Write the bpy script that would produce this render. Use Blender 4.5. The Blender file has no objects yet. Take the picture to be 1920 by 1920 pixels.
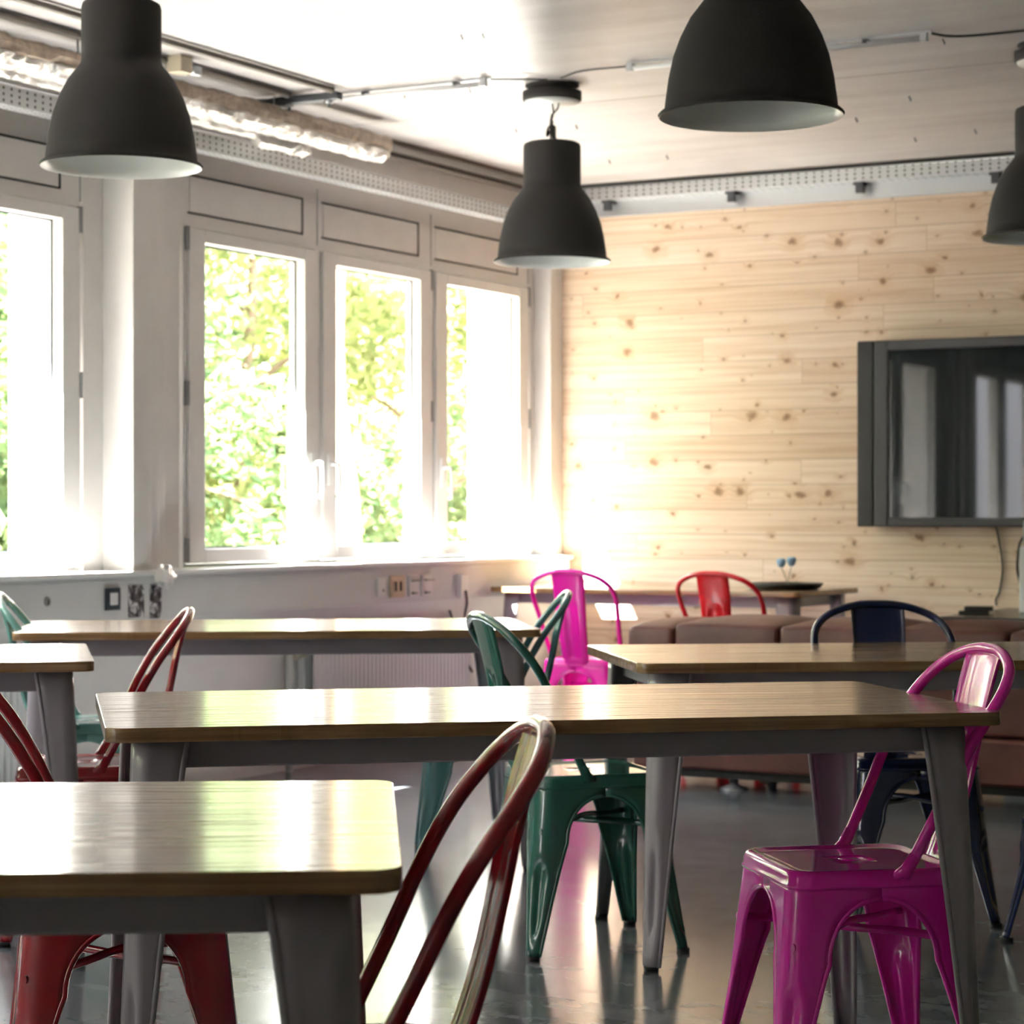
import bpy, math, random
from mathutils import Vector, Matrix
R = math.radians
random.seed(7)
sc = bpy.context.scene
COL = sc.collection

# ---------------------------------------------------------------- camera, sky, sun, exposure
# the window wall is the plane x = 0, the timber wall the plane y = 10.68, the camera stands at (5.62, 0)
TH = R(28.8)
CC, SS = math.cos(TH), math.sin(TH)
CX, CH = 5.62, 1.115

def P(x, y):
    """metres right of / ahead of the camera -> place in the room"""
    return CX + CC * x - SS * y, SS * x + CC * y

cam_d = bpy.data.cameras.new('camera')
cam = bpy.data.objects.new('camera', cam_d)
COL.objects.link(cam)
cam.location = (CX, 0, CH)
cam.rotation_euler = (R(90), 0, TH)
cam_d.sensor_width = 36
cam_d.lens = 4300 / 1920 * 36
cam_d.dof.use_dof = True
cam_d.dof.focus_distance = 4.0
cam_d.dof.aperture_fstop = 9.0
cam_d.clip_start = .05
sc.camera = cam

w = bpy.data.worlds.new('sky')
sc.world = w
w.use_nodes = True
wn = w.node_tree
bg = wn.nodes['Background']
tc = wn.nodes.new('ShaderNodeTexCoord')
sep = wn.nodes.new('ShaderNodeSeparateXYZ')
rmp = wn.nodes.new('ShaderNodeValToRGB')
rmp.color_ramp.elements[0].position = .45
rmp.color_ramp.elements[0].color = (.50, .48, .50, 1)
rmp.color_ramp.elements[1].position = .56
rmp.color_ramp.elements[1].color = (.95, .92, 1, 1)
mm = wn.nodes.new('ShaderNodeMath'); mm.operation = 'MULTIPLY_ADD'
mm.inputs[1].default_value = .5; mm.inputs[2].default_value = .5
wn.links.new(tc.outputs['Generated'], sep.inputs[0])
wn.links.new(sep.outputs['Z'], mm.inputs[0])
wn.links.new(mm.outputs[0], rmp.inputs[0])
wn.links.new(rmp.outputs[0], bg.inputs[0])
bg.inputs[1].default_value = 8.0

SUN = Vector((1, 1.5, -1.94)).normalized()
sl = bpy.data.lights.new('sun', 'SUN')
sl.energy = 150
sl.angle = R(.6)
sl.color = (1, .96, .93)
so = bpy.data.objects.new('sun', sl)
so.rotation_euler = SUN.to_track_quat('-Z', 'Y').to_euler()
so.location = (-6, -6, 9)
COL.objects.link(so)

vs = sc.view_settings
vs.view_transform = 'Standard'
vs.look = 'None'
vs.gamma = 1
vs.use_curve_mapping = False
vs.exposure = 1.1

def portal(x, y, z, sx, sy, rot):
    l = bpy.data.lights.new('window_portal', 'AREA')
    l.shape = 'RECTANGLE'; l.size = sx; l.size_y = sy
    l.cycles.is_portal = True
    o = bpy.data.objects.new('window_portal', l)
    o.location = (x, y, z); o.rotation_euler = rot
    COL.objects.link(o)

# ---------------------------------------------------------------- materials
MATS = {}
def new_mat(name):
    m = bpy.data.materials.new(name); m.use_nodes = True
    nt = m.node_tree
    b = nt.nodes['Principled BSDF']
    MATS[name] = m
    return m, nt, b

def simple(name, col, rough=.5, metal=0, coat=0, spec=.5, noise=0, nscale=8, bump=0, bscale=60):
    m, nt, b = new_mat(name)
    b.inputs['Base Color'].default_value = (*col, 1)
    b.inputs['Roughness'].default_value = rough
    b.inputs['Metallic'].default_value = metal
    b.inputs['Coat Weight'].default_value = coat
    b.inputs['Coat Roughness'].default_value = .08
    b.inputs['Specular IOR Level'].default_value = spec
    t = nt.nodes.new('ShaderNodeTexCoord')
    if noise:
        n = nt.nodes.new('ShaderNodeTexNoise'); n.inputs['Scale'].default_value = nscale
        n.inputs['Detail'].default_value = 5
        nt.links.new(t.outputs['Object'], n.inputs['Vector'])
        r = nt.nodes.new('ShaderNodeValToRGB')
        r.color_ramp.elements[0].position = .3; r.color_ramp.elements[1].position = .7
        r.color_ramp.elements[0].color = (*[c * (1 - noise) for c in col], 1)
        r.color_ramp.elements[1].color = (*[min(1, c * (1 + noise)) for c in col], 1)
        nt.links.new(n.outputs[0], r.inputs[0]); nt.links.new(r.outputs[0], b.inputs['Base Color'])
    if bump:
        n = nt.nodes.new('ShaderNodeTexNoise'); n.inputs['Scale'].default_value = bscale
        n.inputs['Detail'].default_value = 4
        nt.links.new(t.outputs['Object'], n.inputs['Vector'])
        bp = nt.nodes.new('ShaderNodeBump'); bp.inputs['Strength'].default_value = bump
        bp.inputs['Distance'].default_value = .004
        nt.links.new(n.outputs[0], bp.inputs['Height']); nt.links.new(bp.outputs[0], b.inputs['Normal'])
    return m

def N(nt, kind, **kw):
    n = nt.nodes.new(kind)
    for k, v in kw.items():
        setattr(n, k, v)
    return n

def M_(nt, op, a, b=None, c=None):
    n = nt.nodes.new('ShaderNodeMath'); n.operation = op
    for i, v in enumerate((a, b, c)):
        if v is None: continue
        if isinstance(v, (int, float)): n.inputs[i].default_value = v
        else: nt.links.new(v, n.inputs[i])
    return n.outputs[0]

def ramp(nt, fac, stops):
    r = nt.nodes.new('ShaderNodeValToRGB')
    e = r.color_ramp.elements
    while len(e) < len(stops): e.new(.5)
    for i, (p, c) in enumerate(stops):
        e[i].position = p; e[i].color = (*c, 1)
    nt.links.new(fac, r.inputs[0])
    return r.outputs[0]

def mix(nt, fac, a, b, mode='MIX'):
    n = nt.nodes.new('ShaderNodeMix'); n.data_type = 'RGBA'; n.blend_type = mode
    for i, v in ((0, fac), (6, a), (7, b)):
        if isinstance(v, (int, float)): n.inputs[i].default_value = v
        elif isinstance(v, tuple): n.inputs[i].default_value = (*v, 1)
        else: nt.links.new(v, n.inputs[i])
    return n.outputs[2]

def comb(nt, x, y, z):
    n = nt.nodes.new('ShaderNodeCombineXYZ')
    for i, v in enumerate((x, y, z)):
        if isinstance(v, (int, float)): n.inputs[i].default_value = v
        else: nt.links.new(v, n.inputs[i])
    return n.outputs[0]

def noise_n(nt, vec, scale=1, detail=4, rough=.5, dist=0):
    n = nt.nodes.new('ShaderNodeTexNoise')
    n.inputs['Scale'].default_value = scale; n.inputs['Detail'].default_value = detail
    n.inputs['Roughness'].default_value = rough; n.inputs['Distortion'].default_value = dist
    nt.links.new(vec, n.inputs['Vector'])
    return n.outputs[0]

def bump_n(nt, h, b, strength, dist):
    n = nt.nodes.new('ShaderNodeBump'); n.inputs['Strength'].default_value = strength
    n.inputs['Distance'].default_value = dist
    nt.links.new(h, n.inputs['Height']); nt.links.new(n.outputs[0], b.inputs['Normal'])

# varnished table wood: grain runs along the long side
def table_wood():
    m, nt, b = new_mat('table_wood')
    t = N(nt, 'ShaderNodeTexCoord'); s = N(nt, 'ShaderNodeSeparateXYZ')
    nt.links.new(t.outputs['Object'], s.inputs[0])
    x, y, z = s.outputs
    inf = N(nt, 'ShaderNodeObjectInfo')
    off = M_(nt, 'MULTIPLY', inf.outputs['Random'], 17.0)
    warp = noise_n(nt, comb(nt, M_(nt, 'MULTIPLY', x, 1.3), M_(nt, 'MULTIPLY', y, 5), off), 1, 2)
    yy = M_(nt, 'ADD', y, M_(nt, 'MULTIPLY', warp, .10))
    g1 = noise_n(nt, comb(nt, M_(nt, 'ADD', M_(nt, 'MULTIPLY', x, 1.4), off), M_(nt, 'MULTIPLY', yy, 34), M_(nt, 'MULTIPLY', z, 90)), 1, 6, .6)
    g2 = noise_n(nt, comb(nt, M_(nt, 'MULTIPLY', x, 14), M_(nt, 'MULTIPLY', y, 380), M_(nt, 'MULTIPLY', z, 300)), 1, 3, .6)
    wv = M_(nt, 'FRACT', M_(nt, 'MULTIPLY', M_(nt, 'ADD', yy, M_(nt, 'MULTIPLY', z, 2.0)), 13))
    ring = M_(nt, 'POWER', wv, 5.0)
    c = ramp(nt, g1, [(.25, (.18, .092, .034)), (.5, (.34, .195, .085)), (.75, (.48, .31, .155))])
    c = mix(nt, M_(nt, 'MULTIPLY', ring, .35), c, (.13, .075, .03))
    c = mix(nt, M_(nt, 'MULTIPLY', g2, .5), c, (.20, .125, .06))
    nt.links.new(c, b.inputs['Base Color'])
    r = M_(nt, 'MULTIPLY_ADD', g1, .14, .10)
    st = noise_n(nt, comb(nt, M_(nt, 'ADD', M_(nt, 'MULTIPLY', x, 1.8), off), M_(nt, 'MULTIPLY', yy, 85), 0), 1, 5, .65)
    st = M_(nt, 'MINIMUM', M_(nt, 'MAXIMUM', M_(nt, 'MULTIPLY', M_(nt, 'SUBTRACT', st, .42), 5.0), 0), 1)
    r = M_(nt, 'MULTIPLY_ADD', st, .20, .09)
    nt.links.new(r, b.inputs['Roughness'])
    nt.links.new(M_(nt, 'MULTIPLY_ADD', st, -.7, 1.0), b.inputs['Specular IOR Level'])
    nt.links.new(M_(nt, 'MULTIPLY_ADD', st, -.45, .5), b.inputs['Coat Weight'])
    b.inputs['Coat Roughness'].default_value = .14
    c = mix(nt, M_(nt, 'MULTIPLY', st, .35), c, (.12, .07, .032))
    nt.links.new(c, b.inputs['Base Color'])
    h = M_(nt, 'ADD', M_(nt, 'MULTIPLY', g1, .7), M_(nt, 'ADD', M_(nt, 'MULTIPLY', g2, .25), M_(nt, 'MULTIPLY', ring, -.4)))
    bump_n(nt, h, b, .30, .0035)
table_wood()

# horizontal pine boards with knots
def pine():
    m, nt, b = new_mat('pine_boards')
    g = N(nt, 'ShaderNodeNewGeometry'); s = N(nt, 'ShaderNodeSeparateXYZ')
    nt.links.new(g.outputs['Position'], s.inputs[0])
    x, y, z = s.outputs
    bz = M_(nt, 'DIVIDE', z, .125)
    row = M_(nt, 'FLOOR', bz); fr = M_(nt, 'FRACT', bz)
    wn1 = N(nt, 'ShaderNodeTexWhiteNoise'); wn1.noise_dimensions = '1D'
    nt.links.new(row, wn1.inputs['W'])
    xs = M_(nt, 'DIVIDE', M_(nt, 'ADD', x, M_(nt, 'MULTIPLY', wn1.outputs[0], 9.0)), 1.9)
    colm = M_(nt, 'FLOOR', xs); fx = M_(nt, 'FRACT', xs)
    wn2 = N(nt, 'ShaderNodeTexWhiteNoise'); wn2.noise_dimensions = '2D'
    nt.links.new(comb(nt, row, colm, 0), wn2.inputs['Vector'])
    rnd = wn2.outputs[0]
    gx = M_(nt, 'ADD', x, M_(nt, 'MULTIPLY', rnd, 31.0))
    def knots(sx, sz, rad, keep, soft):
        v = N(nt, 'ShaderNodeTexVoronoi'); v.voronoi_dimensions = '2D'
        v.inputs['Scale'].default_value = 1
        wx = M_(nt, 'MULTIPLY', M_(nt, 'SUBTRACT', noise_n(nt, g.outputs['Position'], 22, 2), .5), .22)
        nt.links.new(comb(nt, M_(nt, 'ADD', M_(nt, 'MULTIPLY', x, sx), wx), M_(nt, 'ADD', M_(nt, 'MULTIPLY', z, sz), M_(nt, 'MULTIPLY', wx, -1.0)), 0), v.inputs['Vector'])
        sp = N(nt, 'ShaderNodeSeparateColor'); nt.links.new(v.outputs['Color'], sp.inputs[0])
        on = M_(nt, 'GREATER_THAN', sp.outputs[0], keep)
        rr = M_(nt, 'MULTIPLY_ADD', sp.outputs[1], rad, rad * .35)
        k = M_(nt, 'SMOOTH_MIN', M_(nt, 'MAXIMUM', M_(nt, 'DIVIDE', M_(nt, 'SUBTRACT', rr, v.outputs['Distance']), rr * 1 if False else M_(nt, 'MULTIPLY', rr, soft)), 0), 1, .1)
        halo = M_(nt, 'MAXIMUM', M_(nt, 'SUBTRACT', 1, M_(nt, 'DIVIDE', v.outputs['Distance'], M_(nt, 'MULTIPLY', rr, 2.8))), 0)
        return M_(nt, 'MULTIPLY', k, on), M_(nt, 'MULTIPLY', halo, on)
    k1, h1 = knots(4.2, 5.6, .12, .40, .6)
    k2, h2 = knots(8.0, 10, .10, .60, .7)
    kn = M_(nt, 'MAXIMUM', k1, M_(nt, 'MULTIPLY', k2, .8)); ha = M_(nt, 'MAXIMUM', h1, M_(nt, 'MULTIPLY', h2, .6))
    grain = noise_n(nt, comb(nt, M_(nt, 'MULTIPLY', gx, 1.1), M_(nt, 'ADD', M_(nt, 'MULTIPLY', z, 42), M_(nt, 'MULTIPLY', ha, 1.6)), row), 1, 5, .55, .3)
    c = ramp(nt, grain, [(.3, (.62, .45, .315)), (.52, (.76, .61, .475)), (.72, (.82, .69, .57))])
    tone = ramp(nt, rnd, [(0, (.86, .80, .72)), (.5, (.97, .96, .93)), (1, (1, 1, 1))])
    c = mix(nt, .8, c, tone, 'MULTIPLY')
    c = mix(nt, M_(nt, 'MULTIPLY', ha, .55), c, (.52, .31, .15))
    c = mix(nt, M_(nt, 'MULTIPLY', kn, .85), c, (.20, .10, .04))
    seam = M_(nt, 'MAXIMUM', M_(nt, 'LESS_THAN', fr, .035), M_(nt, 'LESS_THAN', fx, .0016))
    c = mix(nt, M_(nt, 'MULTIPLY', seam, .6), c, (.30, .19, .10))
    nt.links.new(c, b.inputs['Base Color'])
    b.inputs['Roughness'].default_value = .42
    bump_n(nt, M_(nt, 'SUBTRACT', M_(nt, 'MULTIPLY', grain, .1), seam), b, .5, .004)
pine()

def floor_m():
    m, nt, b = new_mat('polished_concrete')
    g = N(nt, 'ShaderNodeNewGeometry')
    v = g.outputs['Position']
    n1 = noise_n(nt, v, 1.6, 7, .62, .6); n2 = noise_n(nt, v, 9, 5, .6)
    s = N(nt, 'ShaderNodeSeparateXYZ'); nt.links.new(v, s.inputs[0])
    n3 = noise_n(nt, comb(nt, M_(nt, 'MULTIPLY', s.outputs[0], 1.2), M_(nt, 'MULTIPLY', s.outputs[1], 9), 0), 1, 4)
    a = M_(nt, 'ADD', M_(nt, 'MULTIPLY', n1, .5), M_(nt, 'ADD', M_(nt, 'MULTIPLY', n2, .25), M_(nt, 'MULTIPLY', n3, .25)))
    c = ramp(nt, a, [(.36, (.075, .085, .095)), (.5, (.14, .153, .165)), (.62, (.22, .232, .24))])
    jx = M_(nt, 'LESS_THAN', M_(nt, 'ABSOLUTE', M_(nt, 'SUBTRACT', M_(nt, 'FRACT', M_(nt, 'DIVIDE', s.outputs[0], 3.1)), .5)), .0012)
    jy = M_(nt, 'LESS_THAN', M_(nt, 'ABSOLUTE', M_(nt, 'SUBTRACT', M_(nt, 'FRACT', M_(nt, 'DIVIDE', s.outputs[1], 3.3)), .52)), .0012)
    c = mix(nt, M_(nt, 'MULTIPLY', M_(nt, 'MAXIMUM', jx, jy), .6), c, (.05, .05, .05))
    nt.links.new(c, b.inputs['Base Color'])
    nt.links.new(M_(nt, 'MULTIPLY_ADD', n2, .08, .12), b.inputs['Roughness'])
    b.inputs['Specular IOR Level'].default_value = .75
    bump_n(nt, n2, b, .05, .004)
floor_m()

def ceiling_m():
    m, nt, b = new_mat('ceiling_concrete')
    g = N(nt, 'ShaderNodeNewGeometry'); s = N(nt, 'ShaderNodeSeparateXYZ')
    nt.links.new(g.outputs['Position'], s.inputs[0])
    x, y, z = s.outputs
    n1 = noise_n(nt, g.outputs['Position'], .9, 6, .6, .5)
    n2 = noise_n(nt, comb(nt, M_(nt, 'MULTIPLY', x, .8), M_(nt, 'MULTIPLY', y, 7), 0), 1, 3)
    a = M_(nt, 'ADD', M_(nt, 'MULTIPLY', n1, .6), M_(nt, 'MULTIPLY', n2, .4))
    c = ramp(nt, a, [(.38, (.43, .405, .395)), (.52, (.54, .515, .505)), (.64, (.61, .595, .585))])
    sy = M_(nt, 'ABSOLUTE', M_(nt, 'SUBTRACT', M_(nt, 'FRACT', M_(nt, 'DIVIDE', M_(nt, 'SUBTRACT', y, 8.42 - 1.3), 2.6)), .5))
    wob = M_(nt, 'MULTIPLY', noise_n(nt, g.outputs['Position'], 7, 3), .006)
    seam = M_(nt, 'LESS_THAN', sy, M_(nt, 'ADD', wob, .0004))
    c = mix(nt, M_(nt, 'MULTIPLY', seam, .7), c, (.13, .12, .11))
    st = N(nt, 'ShaderNodeVectorMath'); st.operation = 'DISTANCE'
    nt.links.new(g.outputs['Position'], st.inputs[0]); st.inputs[1].default_value = (.586, 8.911, 2.8)
    spot = M_(nt, 'LESS_THAN', st.outputs['Value'], .045)
    c = mix(nt, M_(nt, 'MULTIPLY', spot, .5), c, (.6, .3, .15))
    nt.links.new(c, b.inputs['Base Color'])
    b.inputs['Roughness'].default_value = .38
    bump_n(nt, a, b, .15, .01)
ceiling_m()

def leather_m():
    m, nt, b = new_mat('brown_leather')
    t = N(nt, 'ShaderNodeTexCoord')
    n1 = noise_n(nt, t.outputs['Object'], 3, 5, .6); n2 = noise_n(nt, t.outputs['Object'], 70, 3)
    nt.links.new(ramp(nt, n1, [(.3, (.065, .018, .012)), (.55, (.11, .033, .024)), (.75, (.16, .058, .044))]), b.inputs['Base Color'])
    b.inputs['Roughness'].default_value = .42
    bump_n(nt, M_(nt, 'ADD', M_(nt, 'MULTIPLY', n1, 2), M_(nt, 'MULTIPLY', n2, .3)), b, .4, .01)
leather_m()

def foil_m():
    m, nt, b = new_mat('crumpled_foil')
    t = N(nt, 'ShaderNodeTexCoord')
    b.inputs['Base Color'].default_value = (.85, .84, .82, 1); b.inputs['Metallic'].default_value = 1
    b.inputs['Roughness'].default_value = .28
    v = N(nt, 'ShaderNodeTexVoronoi'); v.inputs['Scale'].default_value = 26
    nt.links.new(t.outputs['Object'], v.inputs['Vector'])
    n = noise_n(nt, t.outputs['Object'], 35, 5, .7, 1.5)
    bump_n(nt, M_(nt, 'ADD', v.outputs['Distance'], n), b, 1, .02)
foil_m()

def perforated_m():
    """galvanised sheet with rows of round dark holes"""
    m, nt, b = new_mat('perforated_steel')
    t = N(nt, 'ShaderNodeTexCoord'); s = N(nt, 'ShaderNodeSeparateXYZ')
    nt.links.new(t.outputs['Object'], s.inputs[0])
    def cell(v, p):
        return M_(nt, 'MULTIPLY', M_(nt, 'SUBTRACT', M_(nt, 'FRACT', M_(nt, 'DIVIDE', v, p)), .5), p)
    a = cell(s.outputs[0], .042); c = cell(M_(nt, 'ADD', s.outputs[2], M_(nt, 'MULTIPLY', s.outputs[1], 1)), .022)
    d = M_(nt, 'SQRT', M_(nt, 'ADD', M_(nt, 'MULTIPLY', a, a), M_(nt, 'MULTIPLY', c, c)))
    hole = M_(nt, 'LESS_THAN', d, .0058)
    nt.links.new(mix(nt, hole, (.62, .64, .66), (.02, .02, .02)), b.inputs['Base Color'])
    nt.links.new(M_(nt, 'MULTIPLY', M_(nt, 'SUBTRACT', 1, hole), .75), b.inputs['Metallic'])
    b.inputs['Roughness'].default_value = .38
perforated_m()

def glass_m():
    m, nt, b = new_mat('window_glass')
    nt.nodes.remove(b)
    out = nt.nodes['Material Output']
    tr = N(nt, 'ShaderNodeBsdfTransparent'); tr.inputs[0].default_value = (.96, .98, .97, 1)
    gl = N(nt, 'ShaderNodeBsdfGlossy'); gl.inputs['Roughness'].default_value = .02
    lw = N(nt, 'ShaderNodeLayerWeight'); lw.inputs[0].default_value = .5
    fr = M_(nt, 'MULTIPLY_ADD', M_(nt, 'POWER', lw.outputs['Facing'], 5.0), .9, .03)
    mx = N(nt, 'ShaderNodeMixShader')
    nt.links.new(fr, mx.inputs[0]); nt.links.new(tr.outputs[0], mx.inputs[1]); nt.links.new(gl.outputs[0], mx.inputs[2])
    nt.links.new(mx.outputs[0], out.inputs[0])
glass_m()

def leaf_m(name, c1, c2):
    m, nt, b = new_mat(name)
    nt.nodes.remove(b)
    out = nt.nodes['Material Output']
    g = N(nt, 'ShaderNodeNewGeometry')
    c = ramp(nt, g.outputs['Random Per Island'], [(0, c1), (1, c2)])
    d = N(nt, 'ShaderNodeBsdfDiffuse'); t = N(nt, 'ShaderNodeBsdfTranslucent')
    nt.links.new(c, d.inputs[0]); nt.links.new(mix(nt, .5, c, (.46, .50, .20)), t.inputs[0])
    mx = N(nt, 'ShaderNodeMixShader'); mx.inputs[0].default_value = .45
    nt.links.new(d.outputs[0], mx.inputs[1]); nt.links.new(t.outputs[0], mx.inputs[2])
    nt.links.new(mx.outputs[0], out.inputs[0])
leaf_m('leaves_bright', (.09, .135, .045), (.38, .38, .17))
leaf_m('leaves_dark', (.03, .07, .035), (.12, .19, .09))

def print_m():
    m, nt, b = new_mat('photo_print')
    t = N(nt, 'ShaderNodeTexCoord')
    n = noise_n(nt, t.outputs['Object'], 22, 3, .5, 1)
    nt.links.new(ramp(nt, n, [(.42, (.02, .02, .022)), (.52, (.12, .12, .12)), (.62, (.7, .7, .7))]), b.inputs['Base Color'])
    b.inputs['Roughness'].default_value = .3
print_m()

simple('window_white', (.73, .71, .69), .38, noise=.03)
simple('wall_white', (.62, .61, .595), .6, noise=.03, nscale=3)
simple('wall_plain', (.52, .47, .47), .7, noise=.04, nscale=2)
simple('render_white', (.80, .80, .78), .7)
simple('sill_white', (.78, .77, .75), .3)
simple('gap_black', (.012, .011, .01), .7)
simple('gasket', (.02, .035, .045), .35)
simple('handle_white', (.85, .85, .85), .25)
simple('hinge_grey', (.22, .22, .22), .4)
simple('table_steel', (.34, .315, .35), .30, coat=.3)
simple('rubber_black', (.015, .015, .015), .6)
simple('lamp_black', (.016, .014, .014), .75, bump=.35, bscale=420)
simple('lamp_white', (.72, .75, .74), .35)
simple('cord_black', (.01, .01, .01), .5)
simple('galvanised', (.60, .62, .65), .35, metal=.7)
simple('dark_steel', (.07, .075, .085), .4, metal=.5)
simple('corner_shade_brown', (.13, .11, .095), .6)  # dark tone standing in for the shade in the ceiling corner
simple('dark_rod', (.085, .075, .06), .45)
simple('insulation_brown', (.40, .32, .25), .6, noise=.3, nscale=30, bump=.8, bscale=60)
simple('tube_white', (.86, .88, .90), .2)
simple('tv_dark', (.010, .010, .012), .5)
simple('tv_bezel', (.035, .036, .042), .45)
simple('tv_screen', (.004, .008, .010), .03, spec=.4)
simple('cabinet_dark', (.035, .032, .03), .25)
simple('cabinet_grey', (.48, .52, .56), .4)
simple('box_white', (.75, .78, .80), .4)
simple('socket_white', (.70, .69, .68), .4)
simple('socket_beige', (.52, .40, .27), .45)
simple('radiator_white', (.66, .65, .65), .35)
simple('pipe_grey', (.45, .45, .44), .4)
simple('brass_valve', (.45, .40, .30), .45)
simple('flower_blue', (.25, .42, .58), .5)
simple('stem_grey', (.16, .17, .13), .6)
simple('tray_black', (.012, .016, .015), .3)
simple('bark', (.16, .11, .07), .9, noise=.3)
simple('trunk_tan', (.42, .27, .15), .9, noise=.3)
simple('lawn', (.19, .17, .14), .9, noise=.4, nscale=2)
simple('paint_red', (.27, .006, .014), .20, coat=.7)
simple('paint_red_bright', (.65, .012, .02), .25, coat=.5)
simple('paint_magenta', (.80, .014, .46), .17, coat=.8)
simple('paint_pink', (.92, .012, .45), .25, coat=.5)
simple('paint_green', (.018, .115, .085), .18, coat=.8)
simple('paint_teal', (.06, .19, .20), .22, coat=.7)
simple('paint_mint', (.13, .33, .29), .25, coat=.6)
simple('paint_navy', (.007, .014, .065), .18, coat=.8)

# ---------------------------------------------------------------- mesh helpers
class MB:
    def __init__(s): s.v = []; s.f = []; s.sm = []; s.mi = []; s.cur = 0
    def face(s, f, smooth=False): s.f.append(f); s.sm.append(smooth); s.mi.append(s.cur)
    def box(s, x0, x1, y0, y1, z0, z1):
        n = len(s.v)
        s.v += [(x, y, z) for z in (z0, z1) for y in (y0, y1) for x in (x0, x1)]
        for f in ((0, 2, 3, 1), (4, 5, 7, 6), (0, 1, 5, 4), (2, 6, 7, 3), (0, 4, 6, 2), (1, 3, 7, 5)):
            s.face(tuple(n + i for i in f))
        return s
    def tube(s, path, r, n=10, closed=False, caps=True, flat=1.0):
        pts = [Vector(p) for p in path]; m = len(pts)
        rs = r if isinstance(r, (list, tuple)) else [r] * m
        base = len(s.v); up = None
        for i, p in enumerate(pts):
            a = pts[(i - 1) % m] if (closed or i > 0) else p
            b = pts[(i + 1) % m] if (closed or i < m - 1) else p
            d = (b - a).normalized()
            if up is None:
                up = Vector((0, 0, 1)) if abs(d.z) < .9 else Vector((1, 0, 0))
            side = d.cross(up).normalized(); up = side.cross(d).normalized()
            for k in range(n):
                t = 2 * math.pi * k / n
                s.v.append(tuple(p + side * math.cos(t) * rs[i] * flat + up * math.sin(t) * rs[i]))
        for i in range(m if closed else m - 1):
            j = (i + 1) % m
            for k in range(n):
                l = (k + 1) % n
                s.face((base + i * n + k, base + i * n + l, base + j * n + l, base + j * n + k), True)
        if caps and not closed:
            s.face(tuple(base + k for k in reversed(range(n))))
            s.face(tuple(base + (m - 1) * n + k for k in range(n)))
        return s
    def lathe(s, prof, n=48, c=(0, 0, 0), smooth=True):
        base = len(s.v)
        for (r, z) in prof:
            for k in range(n):
                t = 2 * math.pi * k / n
                s.v.append((c[0] + r * math.cos(t), c[1] + r * math.sin(t), c[2] + z))
        for i in range(len(prof) - 1):
            for k in range(n):
                l = (k + 1) % n
                s.face((base + i * n + k, base + i * n + l, base + (i + 1) * n + l, base + (i + 1) * n + k), smooth)
        return s
    def grid(s, rows, smooth=True, wrap=False):
        base = len(s.v); m = len(rows[0])
        for r in rows: s.v += [tuple(p) for p in r]
        for i in range(len(rows) - 1):
            for k in range(m if wrap else m - 1):
                l = (k + 1) % m
                s.face((base + i * m + k, base + i * m + l, base + (i + 1) * m + l, base + (i + 1) * m + k), smooth)
        return s
    def poly(s, ring, smooth=False):
        base = len(s.v); s.v += [tuple(p) for p in ring]
        s.face(tuple(range(base, base + len(ring))), smooth)
        return s
    def prism(s, ring, z0, z1):
        n = len(ring); base = len(s.v)
        s.v += [(x, y, z0) for x, y in ring] + [(x, y, z1) for x, y in ring]
        s.face(tuple(base + i for i in reversed(range(n)))); s.face(tuple(base + n + i for i in range(n)))
        for i in range(n):
            j = (i + 1) % n
            s.face((base + i, base + j, base + n + j, base + n + i), n > 12)
        return s
    def mesh(s, name, mats):
        me = bpy.data.meshes.new(name)
        me.from_pydata(s.v, [], s.f)
        for m in (mats if isinstance(mats, (list, tuple)) else [mats]): me.materials.append(MATS[m])
        me.polygons.foreach_set('use_smooth', s.sm)
        me.polygons.foreach_set('material_index', s.mi)
        me.update()
        return me
    def build(s, name, mat, parent=None, loc=(0, 0, 0), rz=0, bevel=0, seg=2, solid=0, weld=False):
        return link(name, s.mesh(name, mat), parent, loc, rz, bevel, seg, solid, weld)

def link(name, me, parent=None, loc=(0, 0, 0), rz=0, bevel=0, seg=2, solid=0, weld=False):
    o = bpy.data.objects.new(name, me)
    COL.objects.link(o)
    o.location = loc; o.rotation_euler = (0, 0, rz)
    if parent: o.parent = parent
    if weld:
        md = o.modifiers.new('weld', 'WELD'); md.merge_threshold = .0004
    if solid:
        md = o.modifiers.new('solid', 'SOLIDIFY'); md.thickness = solid; md.offset = 0
    if bevel:
        md = o.modifiers.new('bevel', 'BEVEL'); md.width = bevel; md.segments = seg
        md.limit_method = 'ANGLE'; md.angle_limit = R(50)
    return o

def empty(name, loc, rz=0):
    o = bpy.data.objects.new(name, None); COL.objects.link(o)
    o.location = loc; o.rotation_euler = (0, 0, rz); o.empty_display_size = .1
    return o

def tag(o, label, cat, group=None, kind=None):
    o['label'] = label; o['category'] = cat
    if group: o['group'] = group
    if kind: o['kind'] = kind
    return o

def struct(o):
    o['kind'] = 'structure'
    return o

def catmull(pts, k=6):
    P_ = [Vector(p) for p in pts]; out = []
    P_ = [2 * P_[0] - P_[1]] + P_ + [2 * P_[-1] - P_[-2]]
    for i in range(1, len(P_) - 2):
        a, b, c, d = P_[i - 1:i + 3]
        for j in range(k):
            t = j / k
            out.append(.5 * ((2 * b) + (c - a) * t + (2 * a - 5 * b + 4 * c - d) * t * t + (3 * b - 3 * c + d - a) * t ** 3))
    out.append(P_[-2])
    return out

def rrect(hx, hy, r, n=5):
    out = []
    for cx, cy, a0 in ((hx - r, hy - r, 0), (-hx + r, hy - r, 90), (-hx + r, -hy + r, 180), (hx - r, -hy + r, 270)):
        for i in range(n + 1):
            a = R(a0 + 90 * i / n)
            out.append((cx + r * math.cos(a), cy + r * math.sin(a)))
    return out

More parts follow.
